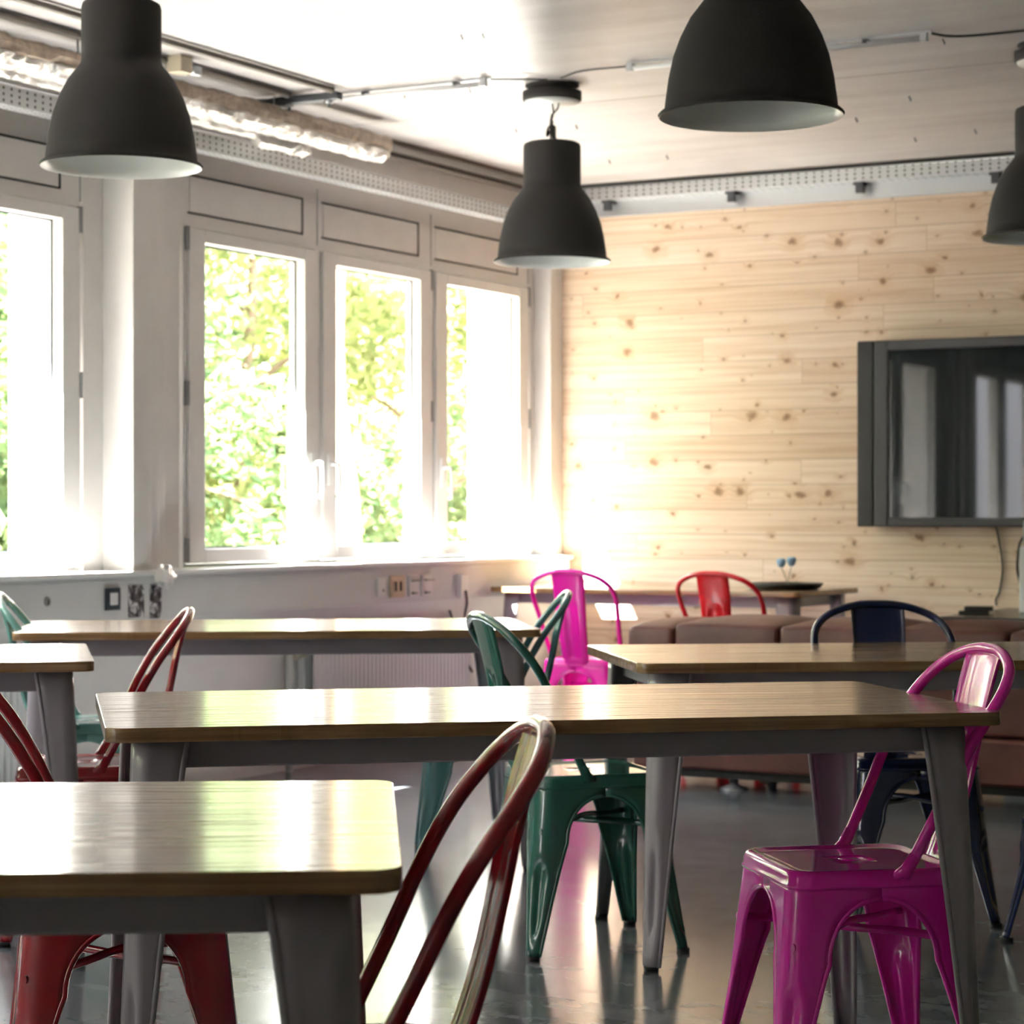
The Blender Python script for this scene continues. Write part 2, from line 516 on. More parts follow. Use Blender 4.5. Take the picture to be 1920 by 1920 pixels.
# ---------------------------------------------------------------- room shell
YN, YF, XR, ZC = -4.0, 10.68, 8.6, 2.80
def sbox(name, mat, *b, bevel=0):
    return struct(MB().box(*b).build(name, mat, bevel=bevel))

sbox('floor', 'polished_concrete', -.42, XR + .2, YN - .2, YF + .2, -.12, 0)
sbox('ceiling', 'ceiling_concrete', -.42, XR + .2, YN - .2, YF + .2, ZC, ZC + .25)
sbox('wall_far', 'pine_boards', -.42, XR + .2, YF, YF + .2, 0, ZC)
sbox('wall_right', 'wall_plain', XR, XR + .2, YN, YF, 0, ZC)

sbox('wall_near', 'wall_plain', -.42, XR, YN - .2, YN, 0, ZC)

PER = 3.6
groups = [7.52 - PER * k for k in range(4)]          # near edge of each set of three casements
U = .985                                              # pitch of the casements
GE = 3 * U + .03
# window wall: parapet, header, piers
mb = MB().box(-.42, 0, YN, YF, 0, .87)
mb.box(-.42, -.05, YN, YF, 2.30, ZC)
edges = [YN] + sorted(sum([[g - .01, g + GE] for g in groups], [])) + [YF]
for i in range(0, len(edges), 2):
    if edges[i + 1] > edges[i]:
        mb.box(-.42, -.05, edges[i], edges[i + 1], .87, 2.30)
struct(mb.build('wall_left', 'window_white'))
for g in groups:
    portal(-.30, g + GE / 2, 1.58, GE, 1.42, (0, R(-90), R(0)))
# narrow boxed column on each pier
for i, g in enumerate(groups[:3]):
    struct(MB().box(-.05, .10, g - .50, g - .39, .885, ZC).box(-.05, .07, g - .39, g - .30, .885, ZC).box(-.05, .02, g - .30, g - .20, .885, ZC)
           .build('trim_%d' % (i + 1), 'window_white', bevel=.003))
struct(MB().box(-.05, .05, 10.55, YF, .885, ZC).build('trim_4', 'window_white'))
# sill board and cable channel beneath it
struct(MB().box(-.05, .12, YN, YF, .868, .888).build('trim_5', 'sill_white', bevel=.004))
struct(MB().box(0, .10, YN, YF, .70, .866).box(0, .103, YN, YF, .852, .855).build('trim_6', 'wall_white', bevel=.003))
# dark strip painting in the shade where ceiling and window wall meet, black edge above the timber wall
struct(MB().box(-.0495, .15, YN, YF, 2.786, ZC).box(-.05, .012, YN, YF, 2.765, 2.786).build('trim_7', 'corner_shade_brown'))
struct(MB().box(.0, XR, YF - .16, YF - .10, 2.784, ZC).build('trim_8', 'gap_black'))
struct(MB().box(.02, XR, YF - .03, YF, 2.645, 2.73).build('trim_9', 'galvanised'))

def casement(idx, y0, hinge_left, vis):
    y1 = y0 + U
    root = struct(empty('window_%d' % idx, (-.05, (y0 + y1) / 2, .89)))
    def loc(mb_, name, mat, par=root, **k):
        o = mb_.build(name, mat, None, **k)
        o.data.transform(Matrix.Translation((.05, -(y0 + y1) / 2, -.89)))
        o.parent = par
        return o
    z0, z1 = .889, 2.30
    f = MB()
    f.box(-.13, -.048, y0, y0 + .02, z0, z1).box(-.13, -.048, y1 - .018, y1, z0, z1)
    f.box(-.13, -.048, y0 + .02, y1 - .018, z0, z0 + .012).box(-.13, -.048, y0 + .02, y1 - .018, z1 - .02, z1)
    loc(f, 'window_frame', 'window_white')
    a0, a1, b0, b1 = y0 + .026, y1 - .024, z0 + .016, z1 - .026
    s = MB(); w_ = .107
    ga, gb, gc, gd = a0 + w_, a1 - w_ + .01, b0 + .058, b1 - .052
    s.box(-.115, -.032, a0, ga, b0, b1).box(-.115, -.032, gb, a1, b0, b1)
    s.box(-.115, -.032, ga, gb, b0, gc).box(-.115, -.032, ga, gb, gd, b1)
    sash = loc(s, 'sash', 'window_white', bevel=.004)
    q = MB()
    q.box(-.086, -.082, ga, ga + .008, gc, gd).box(-.086, -.082, gb - .008, gb, gc, gd)
    q.box(-.086, -.082, ga, gb, gc, gc + .008).box(-.086, -.082, ga, gb, gd - .008, gd)
    loc(q, 'glazing_seal', 'gasket')
    loc(MB().box(-.084, -.083, ga, gb, gc, gd), 'glass_pane', 'window_glass')
    # dark joints between sash and frame
    j = MB()
    j.box(-.12, -.06, y0 + .02, a0, z0 + .012, z1 - .02).box(-.12, -.06, a1, y1 - .018, z0 + .012, z1 - .02)
    loc(j, 'sash_joint', 'gap_black')
    if vis:
        h = MB()
        hy = y0 + .016 if hinge_left else y1 - .014
        for hz in (z0 + .02, z0 + .66, z1 - .12):
            h.box(-.048, -.030, hy - .008, hy + .008, hz, hz + .10)
        loc(h, 'hinge', 'hinge_grey')
        hy = a1 - .045 if hinge_left else a0 + .045
        k = MB().box(-.032, -.022, hy - .014, hy + .014, 1.235, 1.375)
        dy = .035
        k.tube(catmull([(-.024, hy, 1.33), (.012, hy, 1.33), (.022, hy + .002, 1.315), (.024, hy + .004, 1.25), (.022, hy, 1.19), (.010, hy - .002, 1.182)], 4), .0095, 8)
        loc(k, 'handle', 'handle_white')
    # ventilation flap above
    p0, p1 = y0 + .035, y1 - .115
    v = MB().box(-.050, -.046, p0, p1, 2.335, 2.341).box(-.050, -.046, p0, p1, 2.489, 2.497).box(-.050, -.046, p1 - .012, p1, 2.335, 2.497)
    loc(v, 'flap_gap', 'gap_black')
    loc(MB().box(-.050, -.0465, p0 + .01, p1 - .014, 2.343, 2.487), 'ventilation_flap', 'window_white')
    loc(MB().box(-.050, -.0475, y1 - .002, y1 + .002, 2.30, 2.55), 'panel_joint', 'hinge_grey')
    return root
n_ = 1
for gi, g in enumerate(groups):
    for k in range(3):
        casement(n_, g + .01 + U * k, k == 0, gi < 2)
        n_ += 1

# ---------------------------------------------------------------- outside
struct(MB().box(-40, -.42, -30, 45, -.6, -.5).build('ground', 'lawn'))
def leaf_cloud(seed, blobs, n, size):
    rnd = random.Random(seed); mb_ = MB()
    tot = sum(b[3] ** 2 for b in blobs)
    for (bx, by, bz, br) in blobs:
        for _ in range(int(n * br * br / tot)):
            d = Vector((rnd.gauss(0, 1), rnd.gauss(0, 1), rnd.gauss(0, 1))).normalized()
            rr = br * (rnd.random() ** .35)
            # leaves gather on twigs: snap some of the directions
            c = Vector((bx, by, bz)) + d * rr
            c += Vector((math.sin(c.y * 5 + seed), math.sin(c.z * 6), math.sin(c.x * 5))) * .10
            a = Vector((rnd.gauss(0, 1), rnd.gauss(0, 1), rnd.gauss(0, .6))).normalized()
            b = a.cross(Vector((rnd.gauss(0, 1), rnd.gauss(0, 1), rnd.gauss(0, 1)))).normalized()
            s_ = size * rnd.uniform(.6, 1.3); nn = a.cross(b) * s_ * .18
            i = len(mb_.v)
            mb_.v += [tuple(c - a * s_), tuple(c + b * s_ * .5 + nn), tuple(c + a * s_), tuple(c - b * s_ * .5 + nn)]
            mb_.face((i, i + 1, i + 2)); mb_.face((i, i + 2, i + 3))
    return mb_
def blobs_for(seed, h, wd, k):
    r = random.Random(seed); out = []
    for i in range(k):
        z = h * (.22 + .75 * i / (k - 1)) + r.uniform(-.2, .2)
        w2 = wd * (1 - .45 * abs(i / (k - 1) - .4))
        out.append((r.uniform(-1, 1) * w2 * .55, r.uniform(-1, 1) * w2 * .55, z, w2 * r.uniform(.38, .6)))
    return out
VAR = []
for i, (h, wd, k, n, m_) in enumerate([(6.2, 1.7, 12, 5200, 'leaves_bright'), (5.0, 1.9, 11, 5600, 'leaves_dark'), (7.0, 1.9, 14, 5600, 'leaves_bright'), (2.6, 1.5, 8, 4200, 'leaves_dark')]):
    me = leaf_cloud(i + 3, blobs_for(i + 11, h, wd, k), n, .085).mesh('foliage', m_)
    tr = MB().tube(catmull([(0, 0, -.5), (.06, .02, h * .3), (-.04, .05, h * .6), (.02, 0, h * .9)], 4), [.10 * (1 - .85 * t / 12) for t in range(13)], 8)
    for b_ in range(5):
        a = b_ * 2.4; z = h * (.3 + .11 * b_)
        tr.tube(catmull([(0, 0, z), (math.cos(a) * .35, math.sin(a) * .35, z + .3), (math.cos(a) * .9, math.sin(a) * .9, z + .5)], 3), [.04 * (1 - .1 * t) for t in range(7)], 6)
    VAR.append((me, tr.mesh('trunk', 'bark')))
def tree(kind, x, y, rz, s, name, label, group):
    r = empty(name, (x, y, -.5 + .0), rz); r.scale = (s, s, s)
    tag(r, label, 'tree' if kind != 3 else 'shrub', group)
    a = link('foliage', VAR[kind][0], r); b = link('trunk', VAR[kind][1], r)
    return r
rr_ = random.Random(5)
spots = []
yy_ = -11.0
while yy_ < 27:
    spots.append((rr_.uniform(-8.2, -6.6), yy_ + rr_.uniform(-.4, .4), rr_.choice([0, 1, 1, 2])))
    yy_ += 2.0
yy_ = -10.0
while yy_ < 30:
    spots.append((rr_.uniform(-13.5, -10.5), yy_, rr_.choice([1, 1, 2])))
    yy_ += 2.3
for x, y, k in spots:
    far = x < -9.5
    tree(k, x, y, rr_.uniform(0, 6.28), rr_.uniform(.85, 1.15), 'leafy_tree',
         'green leafy tree in the back row of the garden outside' if far else 'sunlit green leafy tree in the garden row nearest the windows',
         'back row of garden trees' if far else 'front row of garden trees')
yy_ = -6.0
while yy_ < 24:
    tree(3, rr_.uniform(-5.2, -4.3), yy_, rr_.uniform(0, 6.28), rr_.uniform(.7, .95), 'leafy_shrub', 'low green shrub growing in the garden just outside the windows', 'garden shrubs outside')
    yy_ += 2.1
# pale trunk seen low in the middle casement
bt = MB().tube(catmull([(0, 0, -.5), (.05, .02, 1), (-.05, 0, 2.2), (.05, .05, 4.5)], 5), [.10 - .004 * i for i in range(16)], 12)
o = bt.build('tree_trunk', 'trunk_tan', None, (-2.58, 12.6, 0))
tag(o, 'thick pale brown bare tree trunk outside the middle window, among the leaves', 'tree trunk')

# ---------------------------------------------------------------- chairs
CACHE = {}
def cached(key, fn):
    if key not in CACHE: CACHE[key] = fn()
    return CACHE[key]

def leg_mesh(name, mat, ztop, o_top, o_foot, arch_z, arch_in, foot_in, arch_h, rad, lo, hi, mid):
    """one pressed-steel corner leg in the +x +y corner; reaches the middle of each side when mid"""
    zs = []
    k = 12
    if mid:
        zs.append((ztop, 0)); zs.append((arch_z + .012, 0))
        for i in range(k + 1):
            t = math.pi / 2 * i / k
            zs.append((arch_z - arch_h * (1 - math.cos(t)), arch_in * math.sin(t)))
    else:
        zs.append((ztop, arch_in))
    zb = zs[-1][0]
    for i in range(1, 15):
        t = i / 14
        zs.append((zb + (.012 - zb) * t, arch_in + (foot_in - arch_in) * t ** .9))
    rows = []; e1 = []; e2 = []
    for z, inn in zs:
        oo = o_top + (o_foot - o_top) * (1 - z / ztop)
        r = min(rad, (oo - inn) * .75)
        dent = 0
        if lo < z < hi:
            u = (z - lo) / (hi - lo); dent = .012 * min(1, math.sin(math.pi * u) * 2.2)
        # foot necks in
        pts = []
        inn2 = min(inn, oo - .012)
        for t in (0, .4, .8, .96, 1): pts.append((inn2 + (oo - r - inn2) * t, oo))
        nseg = 9
        for i in range(1, nseg):
            a = math.pi / 2 * (1 - i / nseg)
            x = oo - r + r * math.cos(a); y = oo - r + r * math.sin(a)
            wgt = math.exp(-((i / nseg - .5) / .22) ** 2)
            d_ = dent * wgt * min(1, r / .02)
            pts.append((x - d_, y - d_))
        for t in (1, .96, .8, .4, 0): pts.append((oo, inn2 + (oo - r - inn2) * t))
        rows.append([Vector((x, y, z)) for x, y in pts])
        if z <= arch_z or not mid:
            e1.append(rows[-1][0] - Vector((0, .002, 0))); e2.append(rows[-1][-1] - Vector((.002, 0, 0)))
    mb_ = MB().grid(rows)
    mb_.tube(e1, .0042, 8); mb_.tube(e2, .0042, 8)
    # closed foot
    last = rows[-1]; mb_.poly(list(reversed(last)))
    return mb_.mesh(name, mat), rows[-1]

def quarter(me, q, sx=1, sy=1):
    m = me.copy()
    m.transform(Matrix.Rotation(q, 4, 'Z'))
    return m

def make_chair(name, mat, cam_xy, ang, label, group=None, cat='chair'):
    x, y = P(*cam_xy)
    root = empty(name, (x, y, 0), R(ang) + TH)
    tag(root, label, cat, group)
    # seat pan
    def seat():
        mb_ = MB(); rows = []
        for hx, r, z in ((.02, .01, .4478), (.05, .02, .4476), (.08, .03, .4475), (.11, .036, .4475), (.132, .04, .4476), (.146, .04, .4480), (.152, .04, .4515), (.158, .04, .4525), (.166, .042, .4495), (.1705, .044, .441), (.1705, .044, .430), (.1735, .045, .427), (.1735, .045, .421)):
            rows.append([Vector((a, b, z)) for a, b in rrect(hx, hx, r, 6)])
        mb_.grid(rows, True, True)
        mb_.poly([Vector((a, b, .4478)) for a, b in rrect(.02, .02, .01, 6)], True)
        return mb_.mesh('seat', mat)
    link('seat', cached(('seat', mat), seat), root, solid=.002)
    # legs
    def leg():
        me, foot = leg_mesh('leg', mat, .428, .1705, .213, .402, .105, .186, .115, .046, .05, .24, True)
        return me
    lm = cached(('leg', mat), leg)
    for q in range(4):
        lq = cached(('leg', mat, q), lambda: quarter(lm, q * math.pi / 2))
        l = link('leg', lq, root, solid=.0022)
        def foot():
            m = MB().prism([(a + .199, b + .199) for a, b in rrect(.0145, .0145, .007, 3)], 0, .013).mesh('rubber_foot', 'rubber_black')
            m.transform(Matrix.Rotation(q * math.pi / 2, 4, 'Z')); return m
        link('rubber_foot', cached(('cfoot', q), foot), l)
    # bent tube hoop
    def hoop():
        half = [(-.045, .168, .440), (-.060, .173, .470), (-.105, .183, .56), (-.150, .194, .655), (-.190, .201, .725), (-.228, .192, .777), (-.256, .160, .813), (-.273, .108, .836), (-.282, .052, .848)]
        pts = half + [(-.284, 0, .850)] + [(a, -b, c) for a, b, c in reversed(half)]
        mb_ = MB().tube(catmull(pts, 6), .0112, 12)
        for s_ in (1, -1):
            mb_.tube([(-.020, s_ * .162, .436), (-.048, s_ * .170, .452), (-.064, s_ * .175, .480)], [.007, .0125, .0112], 10)
        return mb_.mesh('back_hoop', mat)
    link('back_hoop', cached(('hoop', mat), hoop), root)
    def splat():
        cen = catmull([(-.166, 0, .425), (-.185, 0, .47), (-.208, 0, .54), (-.232, 0, .64), (-.252, 0, .74), (-.272, 0, .815), (-.283, 0, .846)], 6)
        rows = []; m = len(cen)
        for i, c in enumerate(cen):
            t = i / (m - 1)
            hw = .060 + .018 * min(1, t * 1.3)
            emb = .0045 if .12 < t < .60 else 0
            row = []
            for s_, d in ((-1, .010), (-.93, .002), (-.86, 0), (-.62, -.002), (-.45, -.003), (-.38, -.003 + emb), (0, -.004 + emb), (.38, -.003 + emb), (.45, -.003), (.62, -.002), (.86, 0), (.93, .002), (1, .010)):
                row.append(Vector((c.x + d - .002, s_ * hw, c.z)))
            rows.append(row)
        return MB().grid(rows).mesh('backrest', mat)
    link('backrest', cached(('splat', mat), splat), root, solid=.002)
    def brace():
        mb_ = MB()
        for s_ in (1, -1):
            mb_.tube(catmull([(-.172, -s_ * .172, .316), (-.08, -s_ * .08, .322), (0, 0, .325 + s_ * .006), (.08, s_ * .08, .322), (.172, s_ * .172, .316)], 3), .008, 8, flat=.6)
        return mb_.mesh('cross_brace', mat)
    link('cross_brace', cached(('brace', mat), brace), root)
    return root

make_chair('metal_chair', 'paint_red', (-.245, 2.80), 187, 'dark red metal cafe chair nearest the viewer, at the right end of the nearest table')
make_chair('metal_chair', 'paint_red', (-.70, 4.12), 12, 'dark red metal chair facing right, pushed under the left end of the long centre table')
make_chair('metal_chair', 'paint_red', (-1.145, 6.12), 191, 'dark red metal chair at the right end of the table at the left edge')
make_chair('metal_chair', 'paint_magenta', (.648, 4.40), 191.5, 'magenta metal chair tucked under the right end of the long centre table')
make_chair('metal_chair', 'paint_green', (.185, 5.94), 17, 'dark green metal chair facing right, with its back to the window, behind the centre table')
make_chair('metal_chair', 'paint_teal', (-.10, 7.45), 183, 'blue-green metal chair at the right end of the table beside the window wall')
make_chair('metal_chair', 'paint_mint', (-1.35, 7.33), 8, 'pale mint green metal chair at the left end of the table beside the window wall')
make_chair('metal_chair', 'paint_pink', (.36, 10.46), 65, 'bright pink metal chair at the far table near the corner of the room')
make_chair('metal_chair', 'paint_red_bright', (1.012, 10.14), 57, 'bright red metal chair at the far table, behind the brown leather sofa')
make_chair('metal_chair', 'paint_navy', (1.08, 6.33), -84, 'navy blue metal chair facing the viewer behind the right-hand table')
make_chair('metal_chair', 'paint_navy', (1.56, 5.90), 125, 'navy blue metal chair at the right edge, only one leg in view')

# ---------------------------------------------------------------- tables
def make_table(cen, ang, label, world=False, L=1.62, W=.79):
    x, y = cen if world else P(*cen)
    root = empty('cafe_table', (x, y, 0), R(ang) + (0 if world else TH))
    tag(root, label, 'table')
    hx, hy = L / 2, W / 2
    key = ('top', L, W)
    link('tabletop', cached(key, lambda: MB().prism(rrect(hx, hy, .035, 6), .725, .750).mesh('tabletop', 'table_wood')), root, bevel=.0016)
    ax, ay = hx - .095, hy - .095
    def apron():
        m = MB()
        for s_ in (1, -1):
            m.box(-ax, ax, s_ * ay - .012, s_ * ay + .012, .672, .7245)
            m.box(s_ * ax - .012, s_ * ax + .012, -ay + .013, ay - .013, .672, .7245)
        m.box(-ax, ax, -.02, .02, .700, .7235)
        return m.mesh('apron', 'table_steel')
    link('apron', cached(('apron', L, W), apron), root, bevel=.004)
    for sx in (1, -1):
        for sy in (1, -1):
            def leg():
                me, foot = leg_mesh('leg', 'table_steel', .7245, .048, .078, .7245, -.040, .046, .1, .030, .07, .30, False)
                me.transform(Matrix.Diagonal((sx, sy, 1, 1)))
                if sx * sy < 0: me.flip_normals()
                me.transform(Matrix.Translation((sx * (hx - .088 - .012), sy * (hy - .088 - .012), 0)))
                return me
            l = link('leg', cached(('tleg', sx, sy, L, W), leg), root, solid=.003)
            def foot():
                m = MB().prism([(a + .0625, b + .0625) for a, b in rrect(.0165, .0165, .008, 3)], 0, .013).mesh('rubber_foot', 'rubber_black')
                m.transform(Matrix.Diagonal((sx, sy, 1, 1)))
                if sx * sy < 0: m.flip_normals()
                m.transform(Matrix.Translation((sx * (hx - .10), sy * (hy - .10), 0)))
                return m
            link('rubber_foot', cached(('tfoot', sx, sy, L, W), foot), l)
    return root
make_table((-.945, 2.68), 3.7, 'wood-topped table with grey steel legs nearest the viewer, cut off by the left edge')
make_table((.03, 4.41), 11.5, 'long wood-topped table with grey steel legs in the centre, magenta chair at its right end')
make_table((1.057, 6.02), 7.5, 'wood-topped table in front of the sofa, cut off by the right edge')
make_table((-.76, 7.42), 7.3, 'wood-topped table beside the window wall, in front of the radiator')
make_table((-1.894, 5.82), 12, 'wood-topped table of which only the right end shows at the left edge')
make_table((.94, 10.14), 0, 'wood-topped table against the timber wall, with a black tray on it', world=True)

# ---------------------------------------------------------------- sofa
root = empty('leather_sofa', (2.75, 8.72, 0))
tag(root, 'long brown leather sofa in front of the timber wall, seen from behind', 'sofa')
def rbox(x0, x1, y0, y1, z0, z1, name, mat, par, bv=.02, puff=0):
    o = MB().box(x0, x1, y0, y1, z0, z1).build(name, mat, par, bevel=bv, seg=4)
    return o
x0 = 1.545 - 2.75
rbox(x0 + .02, 1.55, -.32, .26, .27, .50, 'back_panel', 'brown_leather', root, .02)
rbox(x0 + .02, 1.55, -.325, .28, .085, .262, 'base_panel', 'brown_leather', root, .015)
rbox(x0 + .04, 1.50, -.29, .25, .05, .085, 'plinth', 'gap_black', root, .004)
xs_ = [x0, x0 + .21, x0 + .66, x0 + 1.12, x0 + 1.58, x0 + 2.04, x0 + 2.5]
for i in range(len(xs_) - 1):
    a, b = xs_[i] + .004, xs_[i + 1] - .004
    mb_ = MB(); nx, ny = 8, 6; rows = []
    # puffed cushion with a domed top
    for j in range(ny + 1):
        row = []
        yq = -.34 + .60 * j / ny
        for k in range(nx + 1):
            u_, v_ = k / nx * 2 - 1, j / ny * 2 - 1
            row.append(Vector((a + (b - a) * k / nx, yq, .655 + .026 * (1 - u_ ** 4) * (1 - v_ ** 4) + (.012 if i else -.004))))
        rows.append(row)
    mb_.grid(rows)
    bot = [[Vector((p.x, p.y, .49)) for p in r] for r in rows]
    ring_t = rows[0] + [r[-1] for r in rows[1:]] + list(reversed(rows[-1][:-1])) + [r[0] for r in reversed(rows[1:-1])]
    ring_m = [Vector((p.x, p.y + (-.008 if p.y < -.3 else 0), .57)) for p in ring_t]
    ring_b = [Vector((p.x, p.y, .49)) for p in ring_t]
    mb_.grid([ring_b, ring_m, ring_t], True, True)
    mb_.build('back_cushion', 'brown_leather', root, bevel=.018, seg=4, weld=True)
for sx in (x0 + .42, x0 + 2.3):
    for sy in (-.22, .18):
        MB().lathe([(0, .052), (.018, .05), (.018, .022), (.055, .008), (.058, 0), (0, 0)], 20, (sx, sy, 0)).build('foot', 'galvanised', root)

# ---------------------------------------------------------------- television
root = empty('television', (2.55, YF, 1.492))
tag(root, 'large flat television mounted on the timber wall, windows mirrored in its dark screen', 'television')
TX0, TX1, TZ0, TZ1 = 1.729 - 2.55, 1.729 + 1.72 - 2.55, 1.043 - 1.492, 1.942 - 1.492
MB().box(TX0 + .088, TX1 - .088, -.125, -.035, TZ0, TZ1).build('casing', 'tv_dark', root, bevel=.004)
b_ = MB(); bw = .075
xa, xb = TX0 + .092, TX1 - .092
b_.box(xa, xa + .07, -.145, -.125, TZ0 + .002, TZ1 - .002).box(xb - .07, xb, -.145, -.125, TZ0 + .002, TZ1 - .002)
b_.box(xa + .07, xb - .07, -.145, -.125, TZ0 + .002, TZ0 + .045).box(xa + .07, xb - .07, -.145, -.125, TZ1 - .05, TZ1 - .002)
b_.build('bezel', 'tv_bezel', root, bevel=.006)
MB().box(xa + .069, xb - .069, -.131, -.126, TZ0 + .044, TZ1 - .049).build('screen', 'tv_screen', root)
for a in (TX0, TX1 - .086):
    MB().box(a, a + .086, -.135, -.045, TZ0, TZ1).build('side_speaker', 'tv_dark', root, bevel=.008)
MB().box(.0 - .3, .3, -.0345, -.004, -.2, .2).build('wall_bracket', 'dark_steel', root)

o = MB().tube(catmull([(2.39, YF - .05, 1.06), (2.40, YF - .02, .98), (2.415, YF - .012, .85), (2.40, YF - .012, .74), (2.385, YF - .02, .70), (2.39, YF - .03, .672)], 6), .005, 8).build('power_cable', 'cord_black')
tag(o, 'thin dark cable hanging down the timber wall below the television', 'cable')

root = empty('low_cabinet', (3.3, 10.14, 0))
tag(root, 'low cabinet with a dark top and pale front under the television', 'cabinet')
MB().box(-.86, .9, -.50, .52, .636, .66).build('cabinet_top', 'cabinet_dark', root, bevel=.003)
MB().box(-.58, .88, -.48, .50, .05, .635).build('carcass', 'cabinet_grey', root, bevel=.003)
for a in (-.57, -.08, .41):
    d = MB().box(a, a + .46, -.50, -.481, .07, .625).build('cabinet_door', 'cabinet_grey', root, bevel=.002)
    MB().box(a + .40, a + .42, -.515, -.5005, .45, .58).build('door_handle', 'galvanised', d)
MB().box(-.575, .87, -.46, .48, 0, .0495).build('plinth', 'cabinet_dark', root)
for (a) in ((-.83),):
    MB().box(a, a + .04, -.48, -.44, 0, .635).box(a, a + .04, .46, .50, 0, .635).build('side_leg', 'cabinet_dark', root)

o = MB().box(-.075, .055, -.06, .06, 0, .014).box(-.05, .075, -.05, .05, .014, .034).build('set_top_box', 'cabinet_dark', None, (2.50, 9.98, .6605), R(14), bevel=.004)
tag(o, 'small black box lying on the left end of the cabinet under the television', 'media box')
root = empty('white_box', (2.82, 10.25, .6605))
tag(root, 'upright white box on the cabinet, at the right edge below the television', 'box')
MB().box(-.17, .17, -.12, .12, 0, .30).build('box_body', 'box_white', root, bevel=.008)
MB().box(-.155, .17, -.11, .11, .301, .42).build('box_lid', 'cabinet_grey', root, bevel=.01)
MB().tube(catmull([(-.165, -.10, .12), (-.178, -.115, .2), (-.170, -.115, .30), (-.158, -.10, .34)], 5), .006, 8).build('carry_strap', 'cord_black', root)

# tray with two blue blossoms
root = empty('round_tray', (1.53, 10.11, .7505))
tag(root, 'round black tray on the right end of the far table', 'tray')
MB().lathe([(0, .004), (.14, .004), (.168, .020), (.180, .030), (.184, .027), (.172, .010), (.150, 0), (0, 0)], 48).build('tray_dish', 'tray_black', root)
root = empty('flower_stems', (1.55, 10.10, .7555))
tag(root, 'two small pale blue blossoms on thin stems standing in the black tray', 'flowers')
MB().lathe([(0, 0), (.022, 0), (.024, .008), (.012, .012), (0, .013)], 16).build('holder', 'tray_black', root)
for dx, dz, bend in ((-.032, .118, -.02), (.020, .125, .012)):
    st = MB().tube(catmull([(0, 0, .01), (bend * .5, 0, .05), (dx, 0, dz - .02)], 5), .0022, 6).build('stem', 'stem_grey', root)
    bl = MB().lathe([(0, -.022), (.012, -.018), (.022, 0), (.024, .012), (.017, .022), (.008, .018), (0, .012)], 14, (dx, 0, dz))
    bl.build('blossom', 'flower_blue', st)

# ---------------------------------------------------------------- pendant lamps
def pendant(cx, cy, label, tangle=False):
    x, y = P(cx, cy)
    root = empty('pendant_lamp', (x, y, ZC)); tag(root, label, 'pendant lamp')
    z0 = 2.10 - ZC
    outer = [(.229, 0), (.232, .006), (.226, .012), (.216, .018), (.213, .045), (.206, .095), (.194, .150), (.176, .200), (.152, .247), (.130, .276), (.1165, .293), (.1135, .305), (.1135, .318), (.1135, .455), (.110, .466), (.098, .472), (.02, .476), (0, .476)]
    inner = [(.227, .0005), (.213, .010), (.208, .020), (.206, .045), (.201, .095), (.189, .150), (.171, .198), (.147, .243), (.122, .275), (.109, .30), (.109, .45), (0, .46)]
    MB().lathe([(r, z + z0) for r, z in outer], 64).build('lamp_shade', 'lamp_black', root)
    MB().lathe([(r, z + z0) for r, z in [(.229, 0)] + inner], 64).build('shade_lining', 'lamp_white', root)
    MB().lathe([(0, .43 + z0), (.028, .43 + z0), (.028, .37 + z0), (.022, .36 + z0), (.03, .33 + z0), (.045, .29 + z0), (.040, .255 + z0), (0, .235 + z0)], 20).build('bulb', 'lamp_white', root)
    MB().lathe([(0, 0), (.105, 0), (.107, -.006), (.088, -.016), (.088, -.026), (.117, -.028), (.117, -.060), (.112, -.066), (.108, -.066)], 48).build('ceiling_rose', 'lamp_black', root)
    MB().lathe([(.108, -.0655), (.104, -.072), (0, -.074)], 48).build('rose_cover', 'lamp_white', root)
    zt = z0 + .476
    c = MB()
    c.tube(catmull([(0, 0, -.07), (.004, .003, -.11), (-.006, 0, -.16), (.002, 0, zt + .02), (0, 0, zt - .002)], 5), .0035, 8)
    if tangle:
        rnd = random.Random(4)
        c.tube(catmull([(.03, 0, -.072), (.022, .004, -.095), (0, 0, -.12), (-.012, .008, -.15), (-.006, 0, -.20), (-.010, 0, zt)], 5), .0035, 8)
        c.tube(catmull([(0, 0, -.115), (-.010, .01, -.135), (.006, -.008, -.150), (-.020, .004, -.170), (-.022, 0, -.20), (-.012, .01, -.175), (.012, 0, -.165), (.016, -.01, -.21), (.002, .006, -.19), (-.004, 0, -.150), (.010, .0, -.175), (.016, 0, zt)], 5), .0045, 8)
    c.build('cord', 'cord_black', root)
    return root
pendant(-1.117, 6.56, 'black pendant lamp hanging at upper left in front of the windows')
pendant(.158, 9.05, 'black pendant lamp in the middle of the room, its knotted cord in view', True)
pendant(.596, 5.72, 'large-looking black pendant lamp cut off by the top edge, right of centre')
pendant(1.925, 8.25, 'black pendant lamp cut off by the right edge, above the television')

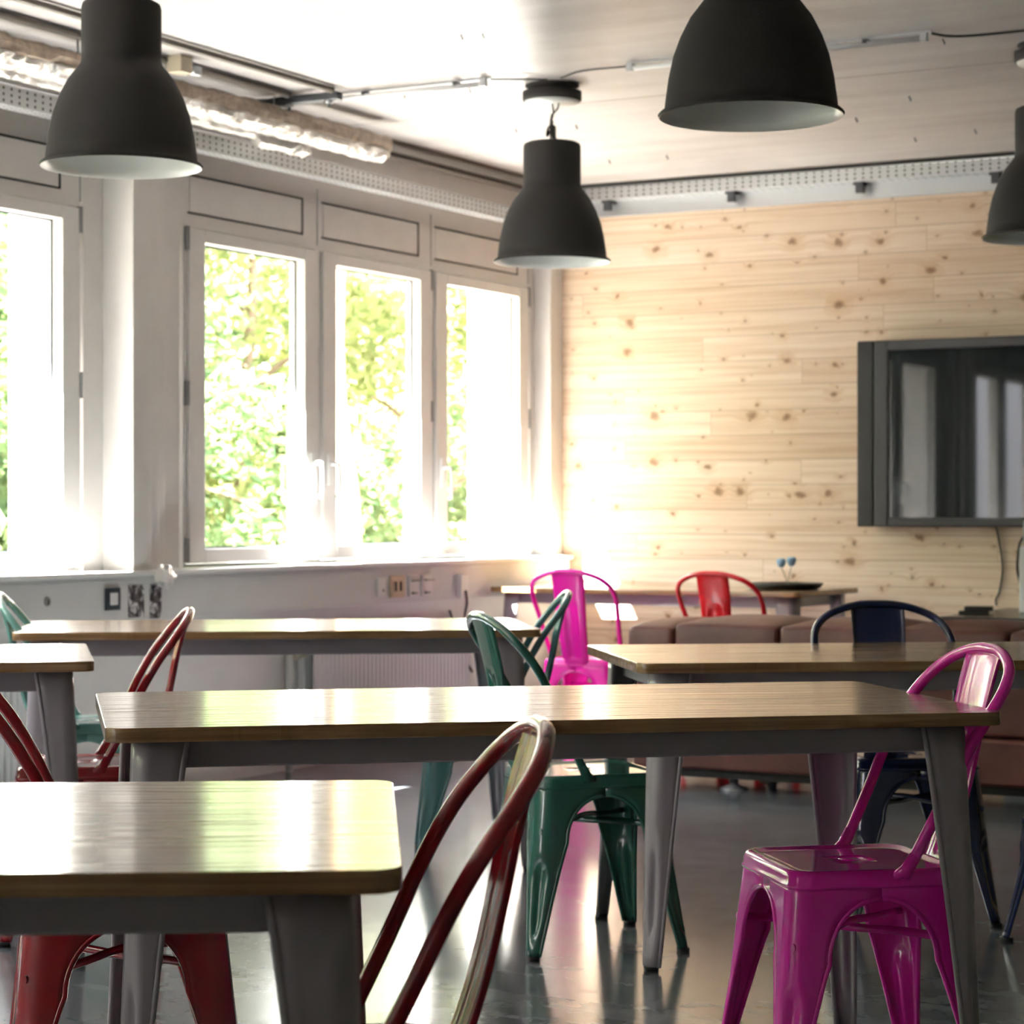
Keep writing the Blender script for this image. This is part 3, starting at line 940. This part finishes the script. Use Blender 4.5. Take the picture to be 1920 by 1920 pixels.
# ---------------------------------------------------------------- ceiling services
def bar_x(x0, x1, y, w_, z0, z1):
    return MB().box(x0, x1, y - w_ / 2, y + w_ / 2, z0, z1)
for (a, b, lab) in ((.54, 1.27, 'bright narrow tube light strip on the ceiling left of the middle pendant lamp'), (1.86, 3.04, 'narrow tube light strip on the ceiling right of the middle pendant lamp')):
    root = empty('tube_light', ((a + b) / 2, 7.74, ZC)); tag(root, lab, 'light fitting')
    L = (b - a) / 2
    MB().box(-L, L, -.006, .006, -.010, 0).build('mounting_rail', 'galvanised', root)
    MB().tube([(-L + .03, -.02, -.028), (L - .03, -.02, -.028)], .010, 12).build('light_tube', 'tube_white', root)
    for k in (-.55, .6):
        MB().box(k * L - .008, k * L + .008, -.030, .008, -.026, -.010).build('clip', 'dark_steel', root)
    for s_ in (1, -1):
        MB().box(s_ * (L - .02) - .012, s_ * (L - .02) + .012, -.032, -.008, -.040, -.010).build('end_cap', 'galvanised', root)
o = MB().tube(catmull([(1.27, 7.74, 2.79), (1.40, 7.76, 2.782), (1.46, 7.85, 2.79)], 4), .004, 6).tube(catmull([(1.52, 7.85, 2.79), (1.66, 7.76, 2.79), (1.86, 7.74, 2.785)], 4), .004, 6).build('ceiling_cable', 'cord_black')
tag(o, 'thin cable along the ceiling from the tube lights to the middle ceiling rose', 'cable')
o = MB().tube(catmull([(3.04, 7.74, 2.79), (3.10, 7.77, 2.78), (3.2, 7.85, 2.79), (3.5, 7.85, 2.79)], 4), .005, 6).build('ceiling_cable', 'cord_black')
tag(o, 'thin cable on the ceiling at upper right, beyond the end of the tube light', 'cable')
# two dark conduits along the ceiling
for x_, y_end, lab in ((.63, 7.60, 'dark conduit on the ceiling, the one further from the window wall'), (.42, 7.60, 'dark conduit on the ceiling, the one nearer the window wall')):
    o = MB().tube([(x_, YN + .1, 2.782), (x_, y_end, 2.782)], .013, 10).build('ceiling_conduit', 'dark_rod')
    tag(o, lab, 'conduit')
root = empty('cable_bracket', (.42, 7.64, ZC)); tag(root, 'dark steel cross bracket on the ceiling where the conduits end', 'bracket')
MB().box(-.20, .22, -.022, .022, -.050, -.018).build('cross_rail', 'dark_steel', root, bevel=.003)
for dx in (-.02, .17):
    MB().tube([(dx, 0, 0), (dx, 0, -.075)], .006, 8).build('threaded_rod', 'dark_steel', root)
    MB().lathe([(0, -.06), (.016, -.06), (.016, -.045), (0, -.045)], 8, (dx, 0, 0)).build('nut', 'galvanised', root)
# junction box by the left pendant
root = empty('junction_box', (.46, 6.84, ZC)); tag(root, 'small pale junction box with a clamp on the ceiling beside the left pendant lamp', 'junction box')
MB().box(-.035, .035, -.04, .03, -.065, 0).build('box_body', 'brass_valve', root, bevel=.004)
MB().lathe([(.0, -.062), (.024, -.062), (.024, -.030), (0, -.030)], 14, (.02, .065, 0)).build('clamp', 'galvanised', root)

# foil-wrapped pipes
def rough_tube(path, r, n, amp, seed, step=.05):
    rnd = random.Random(seed); pts = []
    a, b = Vector(path[0]), Vector(path[1]); L = (b - a).length; m = int(L / step)
    mb_ = MB(); rows = []
    for i in range(m + 1):
        c = a + (b - a) * i / m
        row = []
        for k in range(n):
            t = 2 * math.pi * k / n
            rr = r * (1 + amp * rnd.uniform(-1, 1))
            row.append(Vector((c.x + math.cos(t) * rr, c.y + rnd.uniform(-.3, .3) * step, c.z + math.sin(t) * rr)))
        rows.append(row)
    mb_.grid(rows, False, True)
    mb_.poly(list(reversed(rows[0]))); mb_.poly(rows[-1])
    return mb_
root = empty('insulated_pipe', (.34, 3.0, 2.672)); tag(root, 'thick foil-wrapped pipe under the ceiling along the window wall', 'pipe')
rough_tube([(0, -4.0, 0), (0, 5.42, 0)], .048, 14, .10, 1, .035).build('foil_wrap', 'crumpled_foil', root)
rough_tube([(.022, -4.0, .030), (.022, 5.43, .030)], .038, 10, .16, 2, .05).build('pipe_insulation', 'insulation_brown', root)
for yy in (-1.5, 1.3, 3.4, 4.62):
    MB().tube([(0, yy, .03), (0, yy, .125)], .004, 6).build('hanger', 'galvanised', root)
root = empty('insulated_pipe', (.27, 3.0, 2.632)); tag(root, 'thinner foil-wrapped pipe just below the thick one along the window wall', 'pipe')
rough_tube([(0, -4.0, 0), (0, 4.75, 0)], .019, 10, .14, 3, .035).build('foil_wrap', 'crumpled_foil', root)
rough_tube([(-.01, 4.60, -.005), (.02, 4.92, -.012)], .034, 10, .25, 4, .03).build('foil_end', 'crumpled_foil', root)

# perforated cable trays
def tray(L, h, d, name, label, loc, rz):
    root = empty(name, loc, rz); tag(root, label, 'cable tray')
    MB().box(-L / 2, L / 2, -.0015, .0015, 0, h).build('tray_side', 'perforated_steel', root)
    MB().box(-L / 2, L / 2, .002, d, -.0015, .0015).build('tray_base', 'perforated_steel', root)
    MB().box(-L / 2, L / 2, d + .0005, d + .003, 0, h * .75).build('tray_side', 'perforated_steel', root)
    e = MB()
    e.tube([(-L / 2, -.002, h), (L / 2, -.002, h)], .004, 6)
    e.build('rolled_edge', 'galvanised', root)
    return root
# along the window wall: local x -> world -y so that the side faces the room
tray(14.3, .068, .07, 'cable_tray', 'perforated steel cable tray running along the top of the window wall', (.155, 3.3, 2.555), R(90) + math.pi * 0)
for o in list(bpy.data.objects):
    pass
t2 = tray(8.4, .062, .09, 'cable_tray', 'perforated steel cable tray running along the top of the timber wall', (4.3, YF - .125, 2.721), 0)
for xx in (.357, 1.049, 1.725, 2.40, 3.08):
    o = MB().prism([(0, 0), (.05, 0), (.05, .075), (0, .075)], 0, .012).build('tray_bracket', 'dark_steel', None, (xx - .025, YF - .108, 2.706))
    m = MB().box(.012, .05, .0, .03, -.040, -.0005)
    m.build('bracket_arm', 'dark_steel', o)
    tag(o, 'dark bracket holding the cable tray on the timber wall', 'bracket', 'tray brackets on the timber wall')

# ceiling hooks
hooks = [(1705, 185), (1715, 262), (1828, 247), (1250, 295), (967, 245), (1080, 238), (757, 180), (880, 170), (1605, 225), (1142, 303), (905, 68), (865, 70), (1768, 78)]
for i, (u, v) in enumerate(hooks):
    t = (CH - 2.79) * 4300 / (v - 960); x, y = P((u - 960) / 4300 * t, t)
    if y > YF - .2: continue
    o = MB().tube(catmull([(0, 0, .0), (0, 0, -.008), (.007, 0, -.014), (.003, 0, -.020)], 3), .003, 6).build('ceiling_hook', 'dark_steel', None, (x, y, ZC))
    tag(o, 'tiny dark hook screwed into the pale ceiling', 'hook', 'small hooks in the ceiling')

# ---------------------------------------------------------------- window wall fittings
def radiator(y0, y1, label):
    root = empty('radiator', (.07, (y0 + y1) / 2, 0)); tag(root, label, 'radiator')
    L = (y1 - y0) / 2
    mb_ = MB(); rows = []
    n = int((y1 - y0) / .0333)
    pr = []
    for i in range(n):
        a = -L + 2 * L * i / n; s = 2 * L / n
        pr += [(.024, a), (.028, a + s * .15), (.028, a + s * .65), (.018, a + s * .75), (.018, a + s * .95)]
    pr.append((.024, L))
    z0, z1 = .14, .56
    rows = [[Vector((-.02, y, z0)) for x, y in pr], [Vector((x, y, z0 + .01)) for x, y in pr], [Vector((x, y, z1 - .01)) for x, y in pr], [Vector((-.02, y, z1)) for x, y in pr]]
    mb_.grid(rows, False)
    mb_.build('front_panel', 'radiator_white', root)
    MB().box(-.06, -.022, -L, L, z0, z1).build('back_panel', 'radiator_white', root, bevel=.004)
    v = MB().tube([(-.02, -L - .05, .50), (-.02, -L + .01, .50)], .016, 10)
    v.tube([(-.02, -L - .05, .50), (-.02, -L - .10, .50)], .022, 12)
    v.build('valve', 'brass_valve', root)
    MB().tube([(-.02, -L - .12, .0), (-.02, -L - .12, .52)], .018, 10).build('supply_pipe', 'pipe_grey', root)
radiator(8.27, 9.62, 'white ribbed radiator under the window behind the far-left table')
radiator(4.95, 6.40, 'white ribbed radiator under the window at the left edge')

XD = .10
def plate(y, z, wy, hz, name, label, mat, cat, d=.012):
    root = empty(name, (XD, y, z)); tag(root, label, cat)
    MB().box(.0005, d, -wy / 2, wy / 2, -hz / 2, hz / 2).build('cover_plate', mat, root, bevel=.002)
    return root
r_ = plate(8.80, .775, .062, .082, 'wall_socket', 'small white socket plate, leftmost of the row under the right-hand windows', 'socket_white', 'socket')
MB().lathe([(0, .002), (.006, .002), (.006, 0)], 10).build('hole', 'gap_black', r_, (.0125, .01, -.015)).rotation_euler = (0, R(90), 0)
r_ = plate(8.94, .775, .125, .10, 'wall_socket', 'beige socket plate with two dark holes under the right-hand windows', 'socket_beige', 'socket')
for dy in (-.022, .022):
    MB().box(.0122, .0135, dy - .010, dy + .010, -.022, .022).build('hole', 'gap_black', r_)
for k, (yy, lab) in enumerate(((9.085, 'white wall socket with open dark cover, the left one of a pair under the windows'), (9.20, 'white wall socket with open dark cover, the right one of a pair under the windows'))):
    r_ = plate(yy, .775, .09, .10, 'wall_socket', lab, 'socket_white', 'socket')
    MB().box(.0122, .030, -.035, .035, .020, .026).box(.0122, .030, -.03, .0, -.04, -.03).build('flap_cover', 'hinge_grey', r_)
r_ = plate(9.52, .76, .07, .11, 'cable_outlet', 'small grey cable outlet with a cable hanging from it, near the corner', 'socket_white', 'outlet', .03)
MB().tube(catmull([(.034, .0, -.02), (.04, 0, -.08), (.035, -.01, -.14), (.03, -.005, -.24), (.02, .06, -.30)], 5), .006, 8).build('cable', 'cord_black', r_)
o = MB().tube(catmull([(.02, 9.56, .64), (.03, 9.60, .55), (.035, 9.66, .50), (.03, 9.74, .47), (.03, 9.70, .40), (.02, 9.78, .33)], 5), .006, 8).build('loose_cable', 'cord_black')
tag(o, 'loose dark cable looping on the wall beside the right end of the radiator', 'cable')
r_ = plate(6.887, .785, .085, .085, 'light_switch', 'square switch with a dark frame and pale centre, left of the photo prints', 'gasket', 'switch')
MB().box(.0122, .016, -.022, .022, -.022, .024).build('rocker', 'socket_white', r_, bevel=.002)
r_ = empty('channel_lock', (XD, 6.517, .788)); tag(r_, 'small round dark lock in the cable channel at left', 'lock')
k_ = MB().lathe([(0, .006), (.016, .005), (.018, 0)], 16).build('lock_face', 'hinge_grey', r_); k_.rotation_euler = (0, R(90), 0); k_.location = (.001, 0, 0)
MB().box(.0072, .009, -.003, .003, -.012, .006).build('keyhole', 'gap_black', r_)
o = MB().box(.001, .0025, -.048, .048, -.062, .062).build('photo_print', 'photo_print', None, (XD, 7.037, .772))
tag(o, 'black and white photo print stuck on the cable channel, the left one of two', 'photo print')
o = MB().box(.003, .0045, -.036, .036, -.065, .065).build('photo_print', 'photo_print', None, (XD, 7.155, .765))
tag(o, 'black and white photo print stuck on the cable channel, the right one of two', 'photo print')
# crumpled foil at the sill
rnd = random.Random(12); mb_ = MB(); rows = []
for i in range(9):
    a = math.pi * i / 8; row = []
    for k in range(14):
        b = 2 * math.pi * k / 14; r = .042 * rnd.uniform(.7, 1.3)
        row.append(Vector((r * math.sin(a) * math.cos(b) * .6, r * math.sin(a) * math.sin(b) * 1.5, r * math.cos(a))))
    rows.append(row)
mb_.grid(rows, False, True)
o = mb_.build('crumpled_foil', 'crumpled_foil', None, (.128, 7.18, .862))
tag(o, 'shiny crumpled foil lump at the edge of the sill above the photo prints', 'foil')
